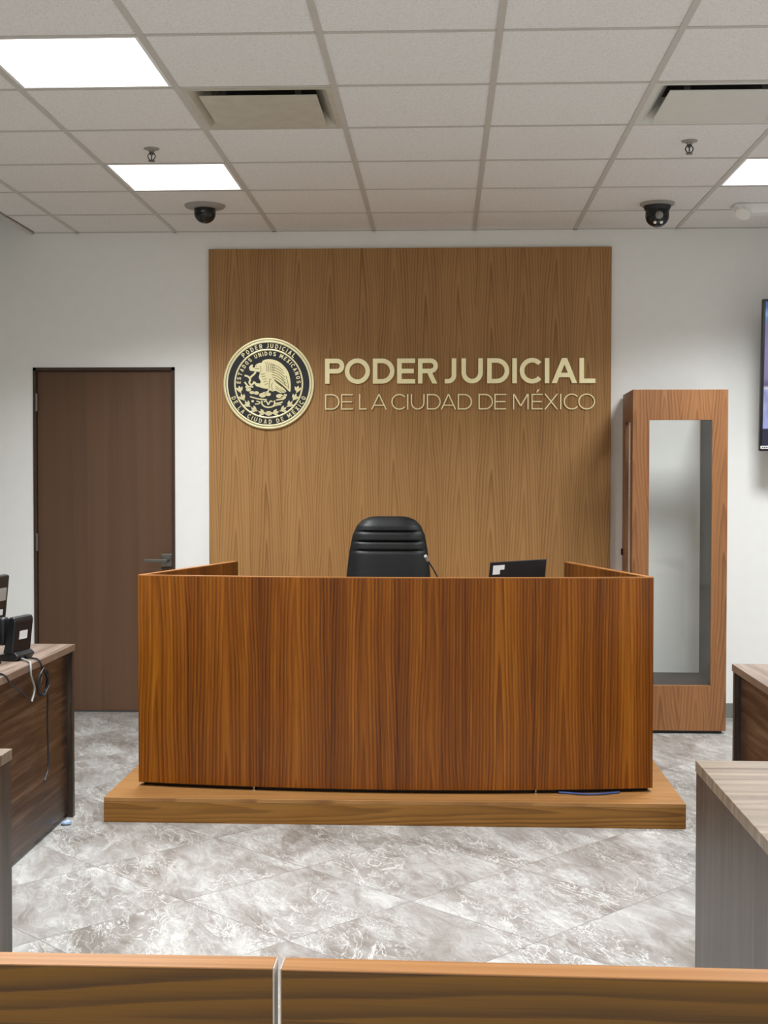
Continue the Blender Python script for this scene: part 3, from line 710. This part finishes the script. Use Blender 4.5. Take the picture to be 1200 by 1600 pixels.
# phone, monitor and cables on the left desk
ph = thing('desk_phone', 'black desk phone with a white label on its back, on the left desk', 'phone', (-1.672, -2.985, DT), math.radians(-12))
b = new(); prism(b, [(-.06, 0), (.03, 0), (.045, .02), (.03, .035), (-.06, .02)], lambda u, v, d: (u, d, v), -.065, .065, .003); obj('foot', b, 'black', ph)
b = new(); prism(b, [(-.02, .03), (.022, .03), (.036, .155), (.030, .172), (.008, .172), (-.012, .06)], lambda u, v, d: (u, d, v), -.07, .07, .004); bd = obj('body', b, 'black', ph)
b = new(); prism(b, [(.0280, .082), (.0288, .082), (.0325, .115), (.0317, .115)], lambda u, v, d: (u+.0005, d, v), -.03, .03); obj('label', b, 'label', bd)
b = new(); box(b, (-.05, -.068, .06), (-.015, -.02, .17), .012, 3); obj('handset', b, 'black', ph, True)
mo = thing('monitor', 'black monitor seen from behind at the left edge, on the left desk', 'monitor', (-1.785, -3.16, DT), math.radians(-9))
b = new(); box(b, (-.015, -.46, .09), (.014, .21, .335), .008, 3, Matrix.Rotation(math.radians(6), 4, 'Y')); cs = obj('casing', b, 'black', mo, True)
b = new(); box(b, (.0142, -.40, .235), (.0155, .19, .285), .0, 1, Matrix.Rotation(math.radians(6), 4, 'Y')); obj('vent_strip', b, 'grey_plastic', cs)
b = new(); box(b, (.0142, .10, .178), (.0152, .175, .20), .0, 1, Matrix.Rotation(math.radians(6), 4, 'Y')); obj('label', b, 'label', cs)
b = new(); box(b, (-.02, -.20, .012), (.03, -.05, .20), .006); obj('stand', b, 'black', mo)
b = new(); box(b, (-.10, -.28, 0), (.09, .06, .012), .004); obj('stand_foot', b, 'black', mo)
XA = -1.575
tag(obj('cable', tube(new(), [(-1.66, -3.0, DT+.008), (-1.60, -3.07, DT+.006), (XA+.004, -3.13, DT+.002), (XA+.010, -3.14, .70), (XA+.010, -3.10, .645), (XA+.008, -3.13, .60)], .004), 'cable_grey', None, True), 'grey cable bent down over the edge of the left desk', 'cable')
b = new()
pts = [(-1.64, -2.98, DT+.006), (-1.60, -3.0, DT+.006), (XA+.005, -3.02, DT), (XA+.012, -3.0, .70)]
for k in range(26):
    a = k*PI/5; pts.append((XA+.012+.006*math.sin(k*1.7), -2.995+.055*math.sin(a)+.008*math.sin(k*.9), .65+.052*math.cos(a)+.006*math.cos(k*1.3)))
pts += [(XA+.012, -2.94, .60), (XA+.010, -2.937, .50), (XA+.010, -2.93, .38), (XA+.012, -2.94, .30), (XA+.012, -2.985, .262)]
tag(obj('cable', tube(new(), pts, .0038), 'cable', None, True), 'coiled black cable hanging on the front of the left desk', 'cable')
tag(obj('cable', tube(new(), [(-1.66, -3.35, DT+.005), (-1.60, -3.40, DT+.005), (XA+.005, -3.42, DT), (XA+.011, -3.38, .705), (XA+.011, -3.25, .655), (XA+.009, -3.14, .60)], .0036), 'cable', None, True), 'thin black cable sagging along the front of the left desk', 'cable')
b = new()
t_ = bmesh.new(); bmesh.ops.create_icosphere(t_, subdivisions=2, radius=.018)
for v in t_.verts: v.co = Vector((v.co.x*1.3, v.co.y*.9, max(0, v.co.z*.55+.010))) * (1+.22*math.sin(v.co.x*160)*math.cos(v.co.y*130)); v.co.z = max(v.co.z, .0005)
merge(b, t_); tag(obj('paper_wad', b, 'blue_pale'), 'small crumpled blue scrap on the floor by the left desk', 'scrap')

o = bpy.data.objects['paper_wad']; o.location = (-1.575, -2.655, 0)

# ------------------------------------------------------------------ rail panels in the foreground
RZ = .90
def rail(label, loc_, rz, x0, x1):
    o = thing('rail_panel', label, 'railing', loc_, rz, 'gallery rail panels')
    obj('board', box(new(), (x0+.002, -.018, 0), (x1-.002, .018, RZ-.0025), .0004), 'rail_face', o)
    obj('top_edge', box(new(), (x0+.002, -.0185, RZ-.0024), (x1-.002, .0185, RZ), .0008), 'rail_top', o)
    for x in (x0, x1-.0019): obj('end_edge', box(new(), (x, -.0182, 0), (x+.0019, .0182, RZ-.0004)), 'rail_end', o)
rail('wooden gallery rail panel left of the gap in the foreground', (-.190, -6.600, 0), 0.0, -1.5, 0)
rail('longer stretch of wooden gallery rail right of the gap', (-.1835, -6.602, 0), math.radians(-1.2), 0, 1.6)

# ------------------------------------------------------------------ fittings in the ceiling
def ceiling_light(label, ix, iy):
    x0, x1, y0, y1 = cell(ix, iy); cx, cy = (x0+x1)/2, (y0+y1)/2
    o = thing('ceiling_light', label, 'ceiling light', (cx, cy, CEIL), group='square ceiling light panels')
    b = new(); hx = .292
    for s in (-1, 1):
        box(b, (s*hx-.013 if s > 0 else -hx, -hx, -.002), (s*hx if s > 0 else -hx+.013, hx, .055)); box(b, (-hx+.013, hx-.013 if s > 0 else -hx, -.002), (hx-.013, hx if s > 0 else -hx+.013, .055))
    obj('frame', b, 'white_plastic', o); obj('diffuser', box(new(), (-hx+.014, -hx+.014, .0), (hx-.014, hx-.014, .05)), 'lamp', o)
    l = bpy.data.lights.new('panel_light', 'AREA'); l.shape = 'SQUARE'; l.size = .55; l.energy = LAMP_W; l.spread = math.radians(SPREAD); l.color = (.975, 1, 1.02)
    lo = bpy.data.objects.new('panel_light', l); C.objects.link(lo); lo.parent = o; lo.location = (0, 0, -.004)
    return o
names = {(2, 5): 'larger looking glowing ceiling panel at upper left, cut by the frame', (2, 2): 'glowing ceiling panel between the left sprinkler and left dome camera', (7, 2): 'glowing ceiling panel at the right edge beside the emergency lamp',
         (7, 5): 'glowing ceiling panel just outside the right edge beside the right air vent'}
row_words = {8: 'over the near desks', 11: 'over the gallery rail', 14: 'over the viewer', 17: 'behind the viewer'}
for (ix, iy) in sorted(lights_at):
    lab = names.get((ix, iy)) or f"glowing square ceiling panel {row_words[iy]} on the {'left' if ix == 2 else 'right'} side"
    ceiling_light(lab, ix, iy)
def air_vent(label, ix, iy, mat):
    x0, x1, y0, y1 = cell(ix, iy); cx, cy = (x0+x1)/2, (y0+y1)/2
    o = thing('air_vent', label, 'air vent', (cx, cy, CEIL), group='square ceiling air vents')
    t = bmesh.new(); rings = []
    for h, z in ((.294, .004), (.294, -.004), (.272, -.005), (.250, .012), (.215, .050), (.20, .085)):
        rings.append([t.verts.new((sx*h, sy*h, z)) for sx, sy in ((-1, -1), (1, -1), (1, 1), (-1, 1))])
    for A, B in zip(rings, rings[1:]):
        for k in range(4): t.faces.new((A[k], A[(k+1) % 4], B[(k+1) % 4], B[k]))
    bmesh.ops.recalc_face_normals(t, faces=t.faces); b = new(); merge(b, t); obj('frame', b, mat, o)
    obj('duct', box(new(), (-.29, -.29, .086), (.29, .29, .20)), 'void', o)
    b = new(); box(b, (-.232, -.232, -.016), (.232, .232, -.011), .002); pl = obj('face_plate', b, mat, o)
    for sx, sy in ((-1, -1), (1, -1), (1, 1), (-1, 1)): obj('hanger', box(new(), (sx*.15-.012, sy*.15-.004, -.011), (sx*.15+.012, sy*.15+.004, .086)), 'steel', pl)
air_vent('yellowed square ceiling air vent left of the wood panel axis', 3, 4, 'diff_warm')
air_vent('clean white square ceiling air vent at upper right', 6, 4, 'diff_white')
def sprinkler(label, x, y):
    o = thing('sprinkler', label, 'sprinkler', (x, y, CEIL), group='ceiling sprinklers')
    b = new(); lathe(b, [(0, 0), (.036, 0), (.036, -.003), (.014, -.007), (.014, -.016), (0, -.016)], 24); obj('escutcheon', b, 'grey_plastic', o, True)
    b = new(); lathe(b, [(0, -.012), (.010, -.012), (.010, -.022), (.007, -.03), (0, -.03)], 14)
    for s in (-1, 1): tube(b, [(s*.008, 0, -.02), (s*.017, 0, -.034), (s*.012, 0, -.048), (0, 0, -.056)], .0028, 6)
    tube(b, [(0, 0, -.028), (0, 0, -.054)], .003, 6, False); obj('frame', b, 'dark_chrome', o, True)
    b = new(); lathe(b, [(0, -.056), (.016, -.056), (.016, -.0585), (0, -.0585)], 16); obj('deflector', b, 'dark_chrome', o)
sprinkler('small chrome sprinkler in front of the left glowing panel', -1.335, -2.05)
sprinkler('small chrome sprinkler below the white air vent', 1.10, -2.09)
def dome_left():
    o = thing('security_camera', 'grey rimmed smoked dome security camera left of the wood panel', 'camera', (-1.318, -.78, CEIL), group='dome security cameras')
    b = new(); lathe(b, [(0, 0), (.112, 0), (.112, -.006), (.104, -.014), (.062, -.020), (0, -.020)], 40); obj('flange', b, 'grey_plastic', o, True, 50)
    b = new(); lathe(b, [(.060, -.018), (.060, -.044)] + [(.060*math.cos(math.radians(a)), -.044-.056*math.sin(math.radians(a))) for a in range(10, 91, 10)], 36); dm = obj('dome', b, 'black_gloss', o, True, 60)
    b = new(); lathe(b, [(0, 0), (.017, 0), (.020, .008), (.014, .012), (0, .011)], 20, (.012, -.051, -.060), (.2, -1, -.25)); obj('lens', b, 'black', dm, True)
def dome_right():
    o = thing('security_camera', 'black ball security camera with two white lights, right of the wood panel', 'camera', (1.175, -.74, CEIL), group='dome security cameras')
    b = new(); lathe(b, [(0, 0), (.094, 0), (.094, -.008), (.084, -.016), (0, -.016)], 40); obj('flange', b, 'grey_plastic', o, True, 50)
    b = new(); lathe(b, [(0, -.0165), (.076, -.0165), (.070, -.034), (.066, -.04), (0, -.04)], 36); obj('collar', b, 'black', o, True, 50)
    b = new(); lathe(b, [(0, -.0405), (.064, -.0405), (.065, -.07)] + [(.065*math.cos(math.radians(a)), -.07-.062*math.sin(math.radians(a))) for a in range(10, 91, 10)], 36); bl = obj('ball', b, 'black_gloss', o, True, 60)
    b = new(); lathe(b, [(0, -.004), (.019, -.004), (.021, .006), (.015, .009), (0, .007)], 24, (.0, -.064, -.077), (0, -1, -.1)); obj('lens', b, 'steel', bl, True)
    for s in (-1, 1):
        b = new(); lathe(b, [(0, -.006), (.0085, -.006), (.0085, .004), (0, .005)], 14, (s*.017-.002, -.046, -.112), (s*.25, -.8, -.7)); obj('lamp', b, 'white_plastic', bl, True)
dome_left(); dome_right()
em = thing('emergency_light', 'white oblong emergency lamp on the ceiling at the right edge', 'emergency light', (1.79, -.68, CEIL))
b = new(); prism(b, [(-.175, -.03), (-.195, 0), (-.175, .03)] and [(-.19, .0), (-.19, -.012), (-.165, -.044), (-.12, -.052), (.12, -.052), (.165, -.044), (.19, -.012), (.19, 0)], lambda u, v, d: (u, d, v), -.055, .055, .005); hs = obj('housing', b, 'white_plastic', em, True)
for s in (-1, 1):
    b = new(); lathe(b, [(0, 0), (.030, 0), (.042, .018), (.042, .028), (0, .032)], 24, (s*.135, -.03, -.040), (s*.4, -.5, -.8)); obj('lamp_head', b, 'white_plastic', em, True)
